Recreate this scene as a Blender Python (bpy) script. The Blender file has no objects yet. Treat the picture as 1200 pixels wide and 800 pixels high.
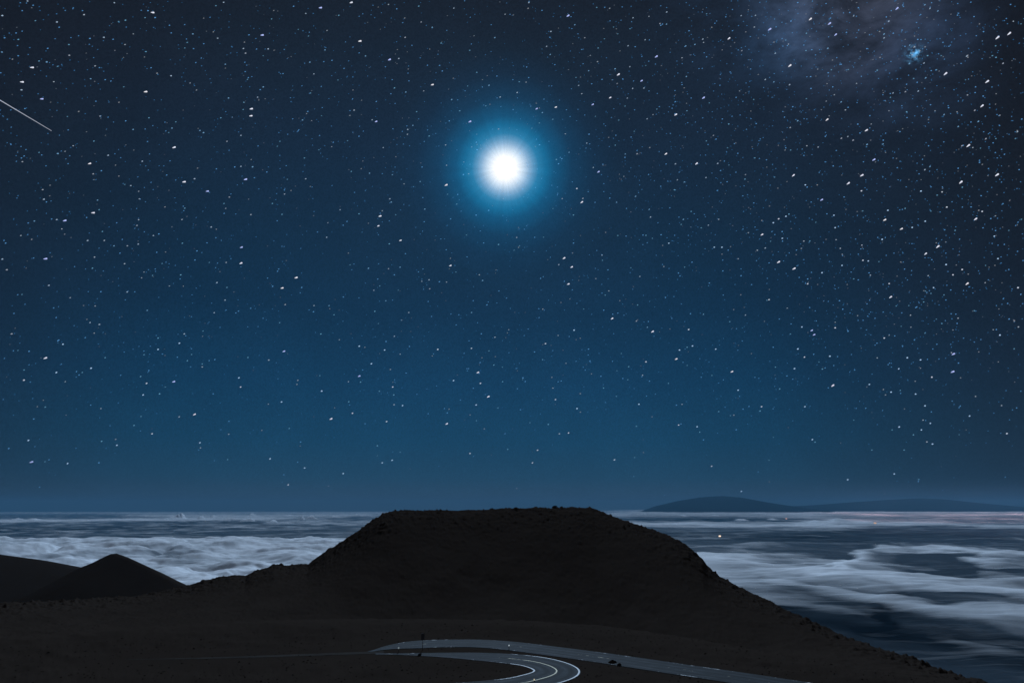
import bpy, math, random
import numpy as np
from mathutils import Vector

R = math.radians
SC = bpy.context.scene
COL = SC.collection

# ------------------------------------------------------------------ camera
PITCH = R(13.63)
FOC = 800.0
cam_data = bpy.data.cameras.new("camera")
cam_data.sensor_width = 36.0
cam_data.lens = 24.0
cam_data.clip_start = 0.1
cam_data.clip_end = 3.0e6
cam = bpy.data.objects.new("camera", cam_data)
COL.objects.link(cam)
cam.rotation_euler = (R(90) + PITCH, 0, 0)
SC.camera = cam
SP, CP = math.sin(PITCH), math.cos(PITCH)


def direction(px, py):
    """unit direction through a point of the 1200x800 photograph (arrays allowed)"""
    a = np.asarray(px, float) - 600.0
    b = 400.0 - np.asarray(py, float)
    a, b = np.broadcast_arrays(a, b)
    v = np.stack([a, CP * FOC - SP * b, SP * FOC + CP * b], -1)
    return v / np.linalg.norm(v, axis=-1, keepdims=True)


def on_plane(px, py, z):
    d = direction(px, py)
    return d * (z / d[..., 2])[..., None]


# ------------------------------------------------------------------ view, moonlight, sky
SC.view_settings.view_transform = 'Standard'
SC.view_settings.look = 'None'
SC.view_settings.exposure = 0.0
SC.view_settings.gamma = 1.0
SC.view_settings.use_curve_mapping = False
SC.cycles.use_denoising = True
SC.cycles.max_bounces = 6
SC.cycles.volume_bounces = 0
SC.cycles.transparent_max_bounces = 16

MOON = direction(592.0, 197.0)
MOON_EL = math.asin(MOON[2])
MOON_AZ = math.atan2(MOON[0], MOON[1])
SUN_STRENGTH = 4.3
sd = bpy.data.lights.new("moonlight", 'SUN')
sd.energy = SUN_STRENGTH
sd.angle = R(1.0)
sd.color = (0.54, 0.74, 1.0)
so = bpy.data.objects.new("moonlight", sd)
COL.objects.link(so)
so.rotation_euler = Vector(MOON).to_track_quat('Z', 'Y').to_euler()
so.location = (0, -20, 60)


def lin(r, g, b):
    def f(c):
        c /= 255.0
        return c / 12.92 if c <= 0.04045 else ((c + 0.055) / 1.055) ** 2.4
    return (f(r), f(g), f(b), 1.0)


class Nodes:
    def __init__(self, tree):
        self.t = tree
        tree.nodes.clear()

    def new(self, typ, **kw):
        n = self.t.nodes.new(typ)
        for k, v in kw.items():
            setattr(n, k, v)
        return n

    def link(self, a, b):
        self.t.links.new(a, b)

    def put(self, sock, v):
        if isinstance(v, bpy.types.NodeSocket):
            self.link(v, sock)
        else:
            sock.default_value = v

    def math(self, op, a, b=None, c=None, clamp=False):
        n = self.new('ShaderNodeMath', operation=op, use_clamp=clamp)
        self.put(n.inputs[0], a)
        if b is not None:
            self.put(n.inputs[1], b)
        if c is not None:
            self.put(n.inputs[2], c)
        return n.outputs[0]

    def vmath(self, op, a, b=None):
        n = self.new('ShaderNodeVectorMath', operation=op)
        self.put(n.inputs[0], a)
        if b is not None:
            self.put(n.inputs[3 if op == 'SCALE' else 1], b)
        return n.outputs['Value' if op in ('DOT_PRODUCT', 'LENGTH') else 'Vector']

    def mixc(self, blend, fac, a, b):
        n = self.new('ShaderNodeMix', data_type='RGBA', blend_type=blend)
        n.clamp_result = False
        self.put(n.inputs[0], fac)
        self.put(n.inputs[6], a)
        self.put(n.inputs[7], b)
        return n.outputs[2]

    def ramp(self, fac, stops, interp='LINEAR'):
        n = self.new('ShaderNodeValToRGB')
        cr = n.color_ramp
        cr.interpolation = interp
        while len(cr.elements) < len(stops):
            cr.elements.new(0.5)
        for e, (p, c) in zip(cr.elements, stops):
            e.position = p
            e.color = c if len(c) == 4 else (*c, 1.0)
        self.link(fac, n.inputs[0]) if isinstance(fac, bpy.types.NodeSocket) else None
        return n.outputs[0]

    def noise(self, vec, scale, detail=4.0, rough=0.5, dist=0.0):
        n = self.new('ShaderNodeTexNoise')
        self.link(vec, n.inputs['Vector'])
        n.inputs['Scale'].default_value = scale
        n.inputs['Detail'].default_value = detail
        n.inputs['Roughness'].default_value = rough
        n.inputs['Distortion'].default_value = dist
        return n.outputs[0]

    def maprange(self, v, a, b, c=0.0, d=1.0, smooth=True):
        n = self.new('ShaderNodeMapRange', interpolation_type='SMOOTHSTEP' if smooth else 'LINEAR')
        self.link(v, n.inputs[0])
        for i, x in zip((1, 2, 3, 4), (a, b, c, d)):
            self.put(n.inputs[i], x)
        return n.outputs[0]


world = bpy.data.worlds.new("World")
SC.world = world
world.use_nodes = True
N = Nodes(world.node_tree)
tc = N.new('ShaderNodeTexCoord').outputs['Generated']
sep = N.new('ShaderNodeSeparateXYZ')
N.link(tc, sep.inputs[0])
X, Y, Z = sep.outputs


def angle_to(d):
    """degrees between the view direction and d"""
    dt = N.vmath('DOT_PRODUCT', tc, tuple(float(k) for k in d))
    return N.math('MULTIPLY', N.math('ARCCOSINE', N.math('MINIMUM', dt, 1.0)), 57.29578)


zc = N.math('MAXIMUM', Z, 0.0)
grad = N.ramp(zc, [(0.0, lin(48, 68, 88)), (0.012, lin(42, 68, 92)), (0.04, lin(27, 67, 95)), (0.09, lin(19, 65, 96)),
                   (0.17, lin(17, 59, 91)), (0.27, lin(18, 51, 79)), (0.38, lin(22, 49, 74)),
                   (0.50, lin(26, 47, 70)), (0.60, lin(29, 47, 67)), (0.70, lin(30, 42, 58)), (1.0, lin(20, 24, 34))])
# the moonlit sky is brightest round the moon's bearing and deeper to both sides
cd = (math.sin(R(-4)) * math.cos(R(5)), math.cos(R(-4)) * math.cos(R(5)), math.sin(R(5)))
side = N.maprange(angle_to(cd), 9.0, 54.0, 1.0, 0.40)
tintd = N.maprange(angle_to(cd), 22.0, 54.0, 0.0, 0.80)
col = N.mixc('MIX', tintd, grad, lin(40, 40, 46))
col = N.mixc('MULTIPLY', 1.0, col, side)
# broad teal veil round the moon
ma = angle_to(MOON)
halo = N.ramp(N.math('DIVIDE', ma, 10.0), [
    (0.0, (1.6, 1.6, 1.6)), (.085, (1.08, 1.10, 1.14)), (.11, (.90, .95, 1.0)), (.14, (.64, .77, .89)), (.165, (.44, .60, .76)),
    (.195, (.24, .42, .61)), (.23, (.10, .29, .48)), (.27, (.018, .19, .36)), (.33, (.002, .125, .26)), (.40, (0, .064, .145)),
    (.54, (0, .022, .053)), (.72, (0, .006, .015)), (.90, (0, .001, .002)), (1.0, (0, 0, 0))], 'LINEAR')
hn = N.noise(tc, 9.0, 5.0, 0.6)
fine = N.noise(tc, 420.0, 3.0, 0.8)
# faint uneven rays of the glare, by bearing around the moon
off = N.vmath('NORMALIZE', N.vmath('SUBTRACT', tc, tuple(float(k) for k in MOON)))
ray = N.maprange(N.noise(off, 7.0, 3.0, 0.7), 0.3, 0.7, 0.94, 1.06)
halo = N.mixc('MULTIPLY', 1.0, halo, N.math('MULTIPLY', ray, N.maprange(fine, 0.2, 0.8, 0.97, 1.03)))
col = N.mixc('MULTIPLY', 1.0, col, N.maprange(hn, 0.25, 0.75, 0.94, 1.06))
# unresolved starlight: the grain of the deep sky
col = N.mixc('MULTIPLY', 1.0, col, N.maprange(fine, 0.25, 0.75, 0.80, 1.20))
col = N.mixc('ADD', 1.0, col, halo)

# Milky Way in the upper right: warm star cloud, blue patch, dark lanes
stretch = N.new('ShaderNodeMapping')
stretch.inputs['Rotation'].default_value = (0, R(18), 0)
stretch.inputs['Scale'].default_value = (1.0, 1.0, 2.2)
N.link(tc, stretch.inputs[0])
mw1 = N.noise(stretch.outputs[0], 8.0, 8.0, 0.62, 0.4)
mw2 = N.noise(stretch.outputs[0], 22.0, 6.0, 0.6, 0.6)


def blob(px, py, r0, r1):
    return N.maprange(angle_to(direction(px, py)), r0, r1, 1.0, 0.0)


lanes = N.math('MULTIPLY', N.maprange(mw1, 0.26, 0.74), N.maprange(mw2, 0.25, 0.7, 0.45, 1.25))
for (bx, by, r0, r1, c, k) in [(985, -4, 0.0, 6.5, lin(74, 76, 90), 0.72), (965, 22, 0.0, 4.6, lin(58, 68, 90), 0.5), (928, 44, 0.0, 4.4, lin(38, 74, 112), 0.72),
                               (1020, 40, 0.0, 7.5, lin(42, 48, 64), 0.6), (1085, 60, 0.0, 5.4, lin(34, 52, 78), 0.7),
                               (870, 25, 0.0, 8.0, lin(26, 44, 68), 0.5), (1010, 105, 0.0, 9.0, lin(24, 40, 62), 0.5)]:
    f = N.math('MULTIPLY', N.math('MULTIPLY', blob(bx, by, r0, r1 * 1.15), lanes), k * 0.85)
    col = N.mixc('ADD', 1.0, col, N.mixc('MULTIPLY', 1.0, c, f))
neb = N.math('MULTIPLY', blob(1072, 63, 0.0, 1.3), N.maprange(N.noise(tc, 200.0, 3.0, 0.7), 0.42, 0.75))
neb = N.math('ADD', N.math('MULTIPLY', neb, blob(1072, 63, 0.0, 0.9)), N.math('MULTIPLY', N.math('ADD', blob(1071, 64.5, 0.0, 0.24), blob(1075, 61.5, 0.0, 0.2)), 0.9))
col = N.mixc('ADD', 1.0, col, N.mixc('MULTIPLY', 1.0, (0.12, 0.42, 0.80, 1.0), neb))
# added fill: unseen sky behind the photographer brightened to lift the dark ground
back = N.maprange(Y, -0.25, -0.9, 0.0, 1.0)
col = N.mixc('ADD', 1.0, col, N.mixc('MULTIPLY', 1.0, (0.185, 0.205, 0.255, 1.0), back))
bg1 = N.new('ShaderNodeBackground')
N.link(col, bg1.inputs[0])
sky = N.new('ShaderNodeTexSky', sky_type='NISHITA')
sky.sun_disc = False
sky.sun_elevation = MOON_EL
sky.sun_rotation = MOON_AZ
sky.altitude = 4000.0
bg2 = N.new('ShaderNodeBackground')
N.link(sky.outputs[0], bg2.inputs[0])
bg2.inputs[1].default_value = 0.00035
add = N.new('ShaderNodeAddShader')
N.link(bg1.outputs[0], add.inputs[0])
N.link(bg2.outputs[0], add.inputs[1])
wo = N.new('ShaderNodeOutputWorld')
N.link(add.outputs[0], wo.inputs[0])


# ------------------------------------------------------------------ helpers
def tag(o, label=None, cat=None, group=None, kind=None):
    if label:
        o["label"] = label
    if cat:
        o["category"] = cat
    if group:
        o["group"] = group
    if kind:
        o["kind"] = kind
    return o


def add_mesh(name, verts, faces, mat, parent=None, smooth=False, loc=None):
    me = bpy.data.meshes.new(name)
    verts = np.asarray(verts, np.float32)
    if isinstance(faces, np.ndarray) and faces.ndim == 2:
        n, k = faces.shape
        me.vertices.add(len(verts))
        me.vertices.foreach_set("co", verts.ravel())
        me.loops.add(n * k)
        me.loops.foreach_set("vertex_index", faces.astype(np.int32).ravel())
        me.polygons.add(n)
        me.polygons.foreach_set("loop_start", np.arange(0, n * k, k, dtype=np.int32))
        me.update(calc_edges=True)
    else:
        me.from_pydata([tuple(map(float, v)) for v in verts], [], [tuple(map(int, f)) for f in faces])
    me.polygons.foreach_set("use_smooth", [smooth] * len(me.polygons))
    me.materials.append(mat)
    o = bpy.data.objects.new(name, me)
    COL.objects.link(o)
    if loc is not None:
        o.location = loc
    if parent:
        o.parent = parent
    return o


def grid_faces(nr, nc, wrap=False):
    i = np.arange(nr - 1)[:, None]
    j = np.arange(nc if wrap else nc - 1)[None, :]
    j2 = (j + 1) % nc
    a = i * nc + j
    b = i * nc + j2
    c = (i + 1) * nc + j2
    d = (i + 1) * nc + j
    return np.stack([a, b, c, d], -1).reshape(-1, 4)


def empty(name, loc=(0, 0, 0), rz=0.0):
    o = bpy.data.objects.new(name, None)
    COL.objects.link(o)
    o.location = loc
    o.rotation_euler = (0, 0, rz)
    return o


_rng = np.random.RandomState(7)
_LAT = _rng.rand(1 << 16).astype(np.float32)


def _h(ix, iy, s):
    k = (ix * 73856093) ^ (iy * 19349663) ^ (s * 83492791)
    return _LAT[(k ^ (k >> 13)) & 0xFFFF]


def vnoise(x, y, s=0):
    ix = np.floor(x).astype(np.int64)
    iy = np.floor(y).astype(np.int64)
    fx = x - ix
    fy = y - iy
    fx = fx * fx * fx * (fx * (fx * 6 - 15) + 10)
    fy = fy * fy * fy * (fy * (fy * 6 - 15) + 10)
    a = _h(ix, iy, s)
    b = _h(ix + 1, iy, s)
    c = _h(ix, iy + 1, s)
    d = _h(ix + 1, iy + 1, s)
    return (a + (b - a) * fx) * (1 - fy) + (c + (d - c) * fx) * fy


def fbm(x, y, octaves=5, gain=0.5, s=0):
    t = 0.0
    amp = 1.0
    tot = 0.0
    ca, sa = math.cos(0.6), math.sin(0.6)
    for o in range(octaves):
        t = t + amp * vnoise(x, y, s + o * 17)
        tot += amp
        amp *= gain
        x, y = (x * ca - y * sa) * 2.03 + 11.3, (x * sa + y * ca) * 2.03 - 4.7
    return t / tot          # about 0..1, mean 0.5


def sstep(a, b, x):
    t = np.clip((x - a) / (b - a), 0, 1)
    return t * t * (3 - 2 * t)


# ------------------------------------------------------------------ materials
def mat_new(name):
    m = bpy.data.materials.new(name)
    m.use_nodes = True
    return m, Nodes(m.node_tree)


def principled(n, color, rough, spec=0.5, normal=None):
    b = n.new('ShaderNodeBsdfPrincipled')
    n.put(b.inputs['Base Color'], color)
    n.put(b.inputs['Roughness'], rough)
    b.inputs['Specular IOR Level'].default_value = spec
    if normal is not None:
        n.link(normal, b.inputs['Normal'])
    return b


def out(n, sh, disp=None):
    o = n.new('ShaderNodeOutputMaterial')
    n.link(sh, o.inputs[0])


def bump(n, h, strength, dist):
    b = n.new('ShaderNodeBump')
    b.inputs['Strength'].default_value = strength
    b.inputs['Distance'].default_value = dist
    n.link(h, b.inputs['Height'])
    return b.outputs[0]


def rough_mat(name, c1, c2, scale, rough=0.95, spec=0.1, bstr=0.6, bdist=0.1, detail=8.0):
    m, n = mat_new(name)
    co = n.new('ShaderNodeTexCoord').outputs['Object']
    a = n.noise(co, scale, detail, 0.62)
    b = n.noise(co, scale * 7.3, 5.0, 0.6)
    f = n.math('MULTIPLY_ADD', b, 0.4, n.math('MULTIPLY', a, 0.7))
    c = n.ramp(f, [(0.35, c1), (0.75, c2)])
    bs = principled(n, c, rough, spec, bump(n, f, bstr, bdist))
    out(n, bs.outputs[0])
    return m


M_cinder = rough_mat("cinder", (0.0222, 0.0167, 0.0136), (0.0278, 0.0209, 0.0170), 0.05, rough=1.0, spec=0.0, bstr=0.25, bdist=0.3)
M_rock = rough_mat("lava_rock", (0.018, 0.015, 0.013), (0.030, 0.025, 0.021), 3.0, rough=1.0, spec=0.0, bdist=0.05)
M_far = rough_mat("mountain_rock", (0.006, 0.008, 0.008), (0.010, 0.013, 0.013), 0.0003, rough=1.0, spec=0.0, bstr=0.1, bdist=60.0)
M_track = rough_mat("pale_road_leg", (0.028, 0.025, 0.023), (0.048, 0.043, 0.039), 0.4, rough=1.0, spec=0.0, bdist=0.05)
M_metal = rough_mat("galvanised_metal", (0.12, 0.12, 0.13), (0.18, 0.18, 0.19), 9.0, rough=0.6, spec=0.4, bstr=0.05)
M_signback = rough_mat("dark_sign_metal", (0.03, 0.03, 0.032), (0.05, 0.05, 0.055), 9.0, rough=0.7, spec=0.2, bstr=0.05)


def asphalt():
    m, n = mat_new("asphalt")
    uvn = n.new('ShaderNodeUVMap')
    uvn.uv_map = "road"
    co = n.new('ShaderNodeTexCoord').outputs['Object']
    sp = n.new('ShaderNodeSeparateXYZ')
    n.link(uvn.outputs[0], sp.inputs[0])
    u = sp.outputs[0]                       # 0..1 across the road
    a = n.noise(co, 0.35, 6.0, 0.6)
    b = n.noise(co, 6.0, 5.0, 0.6)
    # polished wheel tracks, two per lane
    w = n.math('SINE', n.math('MULTIPLY', u, math.pi * 8))
    w = n.maprange(w, -1.0, 1.0, 0.66, 1.34)
    c = n.ramp(n.math('MULTIPLY_ADD', b, 0.35, n.math('MULTIPLY', a, 0.65)), [(0.3, (0.008, 0.010, 0.0117)), (0.7, (0.026, 0.030, 0.034))])
    c = n.mixc('MULTIPLY', 1.0, c, w)
    mpr = n.new('ShaderNodeMapping')
    mpr.inputs['Scale'].default_value = (9.0, 5.0, 1.0)
    n.link(uvn.outputs[0], mpr.inputs[0])
    st = n.noise(mpr.outputs[0], 1.0, 5.0, 0.65)
    c = n.mixc('MULTIPLY', 1.0, c, n.maprange(st, 0.3, 0.7, 0.6, 1.5))
    bs = principled(n, c, 0.9, 0.03, bump(n, b, 0.3, 0.02))
    out(n, bs.outputs[0])
    return m


M_asphalt = asphalt()


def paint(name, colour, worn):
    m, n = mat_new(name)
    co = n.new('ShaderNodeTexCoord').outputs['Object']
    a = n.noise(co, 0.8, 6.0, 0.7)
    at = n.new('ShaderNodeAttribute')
    at.attribute_name = "wear_glint"  # low at the hairpin, where the lines' glint is put into the colour
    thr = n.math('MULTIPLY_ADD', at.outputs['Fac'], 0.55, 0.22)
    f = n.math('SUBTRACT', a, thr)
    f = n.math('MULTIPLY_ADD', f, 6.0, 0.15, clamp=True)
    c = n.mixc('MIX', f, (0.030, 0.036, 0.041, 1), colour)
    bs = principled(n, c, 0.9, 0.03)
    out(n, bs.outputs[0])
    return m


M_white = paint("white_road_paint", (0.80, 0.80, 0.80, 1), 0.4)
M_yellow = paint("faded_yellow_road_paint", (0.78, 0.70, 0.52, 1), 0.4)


def emit(name, color, strength, attr=None, clear=False):
    m, n = mat_new(name)
    e = n.new('ShaderNodeEmission')
    if attr:
        at = n.new('ShaderNodeAttribute')
        at.attribute_name = attr
        n.link(at.outputs['Color'], e.inputs[0])
    else:
        e.inputs[0].default_value = (*color, 1)
    e.inputs[1].default_value = strength
    if clear:                       # a glow that light passes through
        tp = n.new('ShaderNodeBsdfTransparent')
        ad = n.new('ShaderNodeAddShader')
        n.link(e.outputs[0], ad.inputs[0])
        n.link(tp.outputs[0], ad.inputs[1])
        out(n, ad.outputs[0])
    else:
        out(n, e.outputs[0])
    m.cycles.emission_sampling = 'NONE'
    return m


def cloud_mat():
    m, n = mat_new("moonlit_cloud")
    at = n.new('ShaderNodeAttribute')
    at.attribute_name = "thick"
    co = n.new('ShaderNodeTexCoord').outputs['Object']
    mp = n.new('ShaderNodeMapping')
    mp.inputs['Rotation'].default_value = (0, 0, R(-14))
    mp.inputs['Scale'].default_value = (0.00022, 0.0010, 0.0005)
    n.link(co, mp.inputs[0])
    a = n.noise(mp.outputs[0], 1.0, 7.0, 0.58, 0.6)
    th = n.math('MULTIPLY_ADD', n.math('SUBTRACT', a, 0.5), 0.45, at.outputs['Fac'])
    mp2 = n.new('ShaderNodeMapping')
    mp2.inputs['Rotation'].default_value = (0, 0, R(-24))
    mp2.inputs['Scale'].default_value = (0.0007, 0.0042, 0.001)
    n.link(co, mp2.inputs[0])
    a2 = n.noise(mp2.outputs[0], 1.0, 6.0, 0.62, 0.8)
    near = n.vmath('LENGTH', co)
    th = n.math('MULTIPLY_ADD', n.math('SUBTRACT', a2, 0.5), n.maprange(near, 20000.0, 70000.0, 0.42, 0.1), th)
    th = n.maprange(th, 0.0, 1.0, 0.0, 1.0, smooth=False)
    d = n.new('ShaderNodeBsdfDiffuse')
    d.inputs[0].default_value = (0.88, 0.89, 0.91, 1)
    tr = n.new('ShaderNodeBsdfTranslucent')
    tr.inputs[0].default_value = (0.88, 0.89, 0.91, 1)
    mx0 = n.new('ShaderNodeMixShader')
    mx0.inputs[0].default_value = 0.10
    n.link(d.outputs[0], mx0.inputs[1])
    n.link(tr.outputs[0], mx0.inputs[2])
    tp = n.new('ShaderNodeBsdfTransparent')
    mx = n.new('ShaderNodeMixShader')
    n.link(th, mx.inputs[0])
    n.link(tp.outputs[0], mx.inputs[1])
    n.link(mx0.outputs[0], mx.inputs[2])
    out(n, mx.outputs[0])
    return m


M_cloud = cloud_mat()


def sea_mat():
    m, n = mat_new("dark_sea")
    co = n.new('ShaderNodeTexCoord').outputs['Object']
    a = n.noise(co, 0.0002, 5.0, 0.6)
    c = n.ramp(a, [(0.3, (0.012, 0.020, 0.028)), (0.7, (0.020, 0.030, 0.040))])
    bs = principled(n, c, 0.95, 0.02)
    out(n, bs.outputs[0])
    return m


M_sea = sea_mat()

# ------------------------------------------------------------------ sea and cloud deck
CLOUD_Z = -1600.0
SEA_Z = -2600.0
CLOUD_R = 300000.0

ang = np.linspace(0, 2 * math.pi, 181)[:-1]
rr = np.array([0.0, 3000, 20000, 80000, 200000, 310000.0])
v = np.stack([np.outer(rr, np.cos(ang)), np.outer(rr, np.sin(ang)), np.full((len(rr), len(ang)), SEA_Z)], -1).reshape(-1, 3)
sea = add_mesh("sea", v, grid_faces(len(rr), len(ang), True), M_sea)
tag(sea, "dark open sea far below the gaps in the moonlit cloud deck", "sea", kind="structure")


def stroke(x, y, pts, width, s, edge=40.0):
    p = np.array(pts, float)
    yc = np.interp(x, p[:, 0], p[:, 1])
    w = width if np.isscalar(width) else np.interp(x, np.linspace(p[0, 0], p[-1, 0], len(width)), width)
    win = sstep(p[0, 0] - edge, p[0, 0] + edge, x) * (1 - sstep(p[-1, 0] - edge, p[-1, 0] + edge, x))
    return s * win * np.exp(-((y - yc) / w) ** 2)


def hollow(x, y, cx, cy, rx, ry, s):
    return -s * np.exp(-(((x - cx) / rx) ** 2 + ((y - cy) / ry) ** 2))


def cloud_fields(wx, wy):
    """thickness (0..1) and height of the deck at world position wx, wy"""
    r = np.hypot(wx, wy)
    # where this patch of the deck lies as seen from the summit, in the frame of the survey picture
    dep = CLOUD_Z
    cy_ = CP * wy + SP * dep
    cz_ = -SP * wy + CP * dep
    front = cy_ > 500
    cyy = np.where(front, cy_, 500.0)
    px = np.clip(600 + FOC * wx / cyy, -900, 2100)
    py = 400 - FOC * cz_ / cyy
    warp = (fbm(wx / 2600, wy / 5200, 4, 0.5, 3) - 0.5)
    far = sstep(595, 640, py)
    yy = py + warp * (3 + 26 * far) + (fbm(wx / 900 - wy / 3000, wy / 900, 4, 0.5, 303) - 0.5) * 7 * far
    xx = px + (fbm(wx / 5000, wy / 5000, 3, 0.5, 31) - 0.5) * 60
    # ---- right side
    R_ = -0.06 + 0 * px
    R_ = R_ + stroke(xx, py, [(600, 600), (1000, 600.5), (1300, 601)], 3, 0.25)
    R_ = R_ + stroke(xx, py, [(600, 605), (820, 605), (960, 606)], 1.6, 0.5)
    R_ = R_ + stroke(xx, py, [(930, 605), (1100, 605), (1500, 606)], 6.5, 0.42, 60)
    R_ = R_ + stroke(xx, py, [(600, 613), (800, 614), (900, 615.5), (1010, 617)], 3.0, 0.85)
    R_ = R_ + stroke(xx, py, [(940, 614), (985, 610.5), (1040, 614), (1100, 613), (1150, 616), (1400, 618)], 2.4, 0.75)
    R_ = R_ + stroke(xx, yy, [(760, 627), (860, 629), (960, 624)], 3.0, 0.16)
    R_ = R_ + stroke(xx, yy, [(960, 664), (992, 652), (1040, 639), (1095, 641), (1180, 646), (1400, 650)], 4.5, 0.75, 26)
    R_ = R_ + stroke(xx, yy, [(1110, 640), (1150, 646), (1200, 656), (1400, 662)], 4.0, 0.3, 20)
    R_ = R_ + stroke(xx, yy, [(780, 655), (880, 657), (960, 661), (1060, 671), (1200, 683), (1400, 705)], [10, 10, 11, 13], 0.84)
    R_ = R_ + stroke(xx, yy, [(760, 667), (900, 678), (1020, 694), (1110, 708), (1200, 712), (1400, 720)], [11, 12, 13, 13], 0.68)
    R_ = R_ + stroke(xx, yy, [(800, 690), (950, 708), (1080, 728), (1180, 748), (1260, 770)], [12, 16, 20, 20], 0.34, 80)
    R_ = R_ + hollow(xx, yy, 965, 649, 22, 7, 0.35)
    R_ = R_ + stroke(xx, yy, [(850, 671), (960, 679), (1050, 691), (1120, 697)], 3.6, -0.26, 30)
    R_ = R_ + stroke(xx, yy, [(890, 688), (1000, 704), (1100, 723), (1220, 740)], 6.5, -0.30, 40)
    R_ = R_ + stroke(xx, yy, [(1060, 688), (1130, 692), (1300, 703)], 4.0, -0.34, 40)
    R_ = R_ + stroke(xx, yy, [(930, 668), (1010, 671), (1080, 680)], 2.0, -0.25, 40)
    R_ = R_ + hollow(xx, yy, 1105, 657, 40, 8, 0.55) + hollow(xx, yy, 1145, 662, 40, 5, 0.4)
    R_ = R_ + hollow(xx, yy, 1080, 690, 110, 4, 0.35) + hollow(xx, yy, 1130, 728, 120, 12, 0.25)
    R_ = R_ - 0.45 * sstep(715, 775, yy)
    # ---- left side
    L_ = 0.04 + 0 * px
    L_ = L_ + stroke(xx, py, [(-300, 600), (200, 600.3), (600, 600)], 1.4, 0.6)
    L_ = L_ + stroke(xx, py, [(-40, 610), (100, 609.5), (200, 608), (330, 607)], 1.8, 0.75)
    L_ = L_ + stroke(xx, py, [(150, 603.5), (300, 604), (460, 603)], 2.0, 0.6)
    L_ = L_ + stroke(xx, py, [(230, 616), (300, 618), (350, 620)], 2.5, 0.3)
    L_ = L_ + stroke(xx, py, [(330, 611), (400, 612), (460, 614)], 3.5, 0.3)
    bank = sstep(630, 634, py + warp * 4)
    L_ = L_ * (1 - bank) + bank * (0.90 + 0 * px)
    for (hx, hy, rx, ry, s) in [(28, 643, 26, 4.5, .55), (60, 641, 12, 4, .4), (82, 643, 16, 3.5, .35), (225, 664, 34, 7, .6), (170, 645, 26, 3, .35),
                                (250, 648, 22, 3, .3), (300, 655, 26, 3, .35), (200, 655, 30, 3, .25), (330, 645, 30, 2.5, .25), (95, 656, 30, 3.5, .3), (120, 650, 20, 3, .25), (60, 655, 40, 3, .3)]:
        L_ = L_ + hollow(xx, yy, hx, hy, rx, ry, s) * bank
    k = sstep(480, 640, px)
    D = L_ * (1 - k) + R_ * k
    streak = fbm(wx / 2600 - wy / 9000, wy / 1500 + wx / 9000, 6, 0.55, 57) - 0.5
    puff = fbm(wx / 1100 + wy / 4000, wy / 1500, 5, 0.48, 91) - 0.5
    left = 1 - k
    D = D + streak * (0.66 * k + 0.75 * left) + puff * (0.10 + 0.55 * left)
    beyond = ~front
    D = np.where(beyond, 0.55 + streak * 0.9, D)
    D = D * (1 - 0.45 * sstep(170000, 300000, r))
    D = np.clip(D, 0.0, 1.0)
    # ---- relief: billows on the left bank, long smooth swells on the right
    bil = np.abs(fbm(wx / 1900 + wy / 5000, wy / 2100, 5, 0.44, 5) - 0.5) * 2
    swell = fbm(wx / 3800 - wy / 15000, wy / 2400, 5, 0.48, 23) - 0.5
    hL = bank * (120 + 330 * (bil - 0.25) + 380 * swell) + (1 - bank) * (300 * swell + 160 * np.maximum(bil - 0.45, 0))
    hR = 420 * swell + 60 * (D - 0.5)
    h = hL * left + hR * k
    # single towers standing out of the far deck
    bumps = np.zeros_like(h)
    for (bx, by, bw, bh) in [(211, 607.5, 6.5, 900), (203, 607.5, 4, 500), (236, 608, 4, 520), (250, 606.5, 5, 450), (296, 604.5, 4, 500), (171, 605.5, 3, 380), (366, 609.5, 9, 620),
                             (354, 609.5, 5, 520), (320, 612.5, 6, 420), (290, 611.5, 7, 420), (271, 609.5, 5, 420), (340, 605, 4, 350), (40, 610, 9, 300), (20, 609, 6, 260), (392, 606.5, 6, 420), (418, 604, 5, 380),
                             (800, 606, 7, 180), (838, 606, 8, 160), (868, 609, 10, 170), (905, 609, 9, 160), (955, 612, 12, 260), (985, 611.5, 16, 330), (1015, 612.5, 12, 240), (1070, 613, 14, 180)]:
        c_ = on_plane([bx], [by], CLOUD_Z)[0]
        dd_ = math.hypot(c_[0], c_[1])
        rx_ = bw * 0.55 * dd_ / FOC
        ry_ = 1400.0
        wx2 = wx + (fbm(wx / 700, wy / 1500, 2, 0.5, 71) - 0.5) * 900
        g_ = np.exp(-(((wx2 - c_[0]) / rx_) ** 2 + ((wy - c_[1]) / ry_) ** 2))
        bumps = np.maximum(bumps, bh * g_)
        D = np.maximum(D, 0.95 * np.minimum(1.0, g_ * 1.6))
    h = h + bumps
    fade = 0.35 + 0.65 * (1 - sstep(60000, 160000, r))
    # far deck raised and thickened: stands in for pale haze below the mountains
    haze_bank = sstep(105000, 138000, r) * sstep(640, 760, px) * (wy > 0)
    D = np.clip(D + 0.22 * haze_bank, 0, 1)
    return D, (h - bumps) * fade + bumps + 680 * haze_bank


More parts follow.
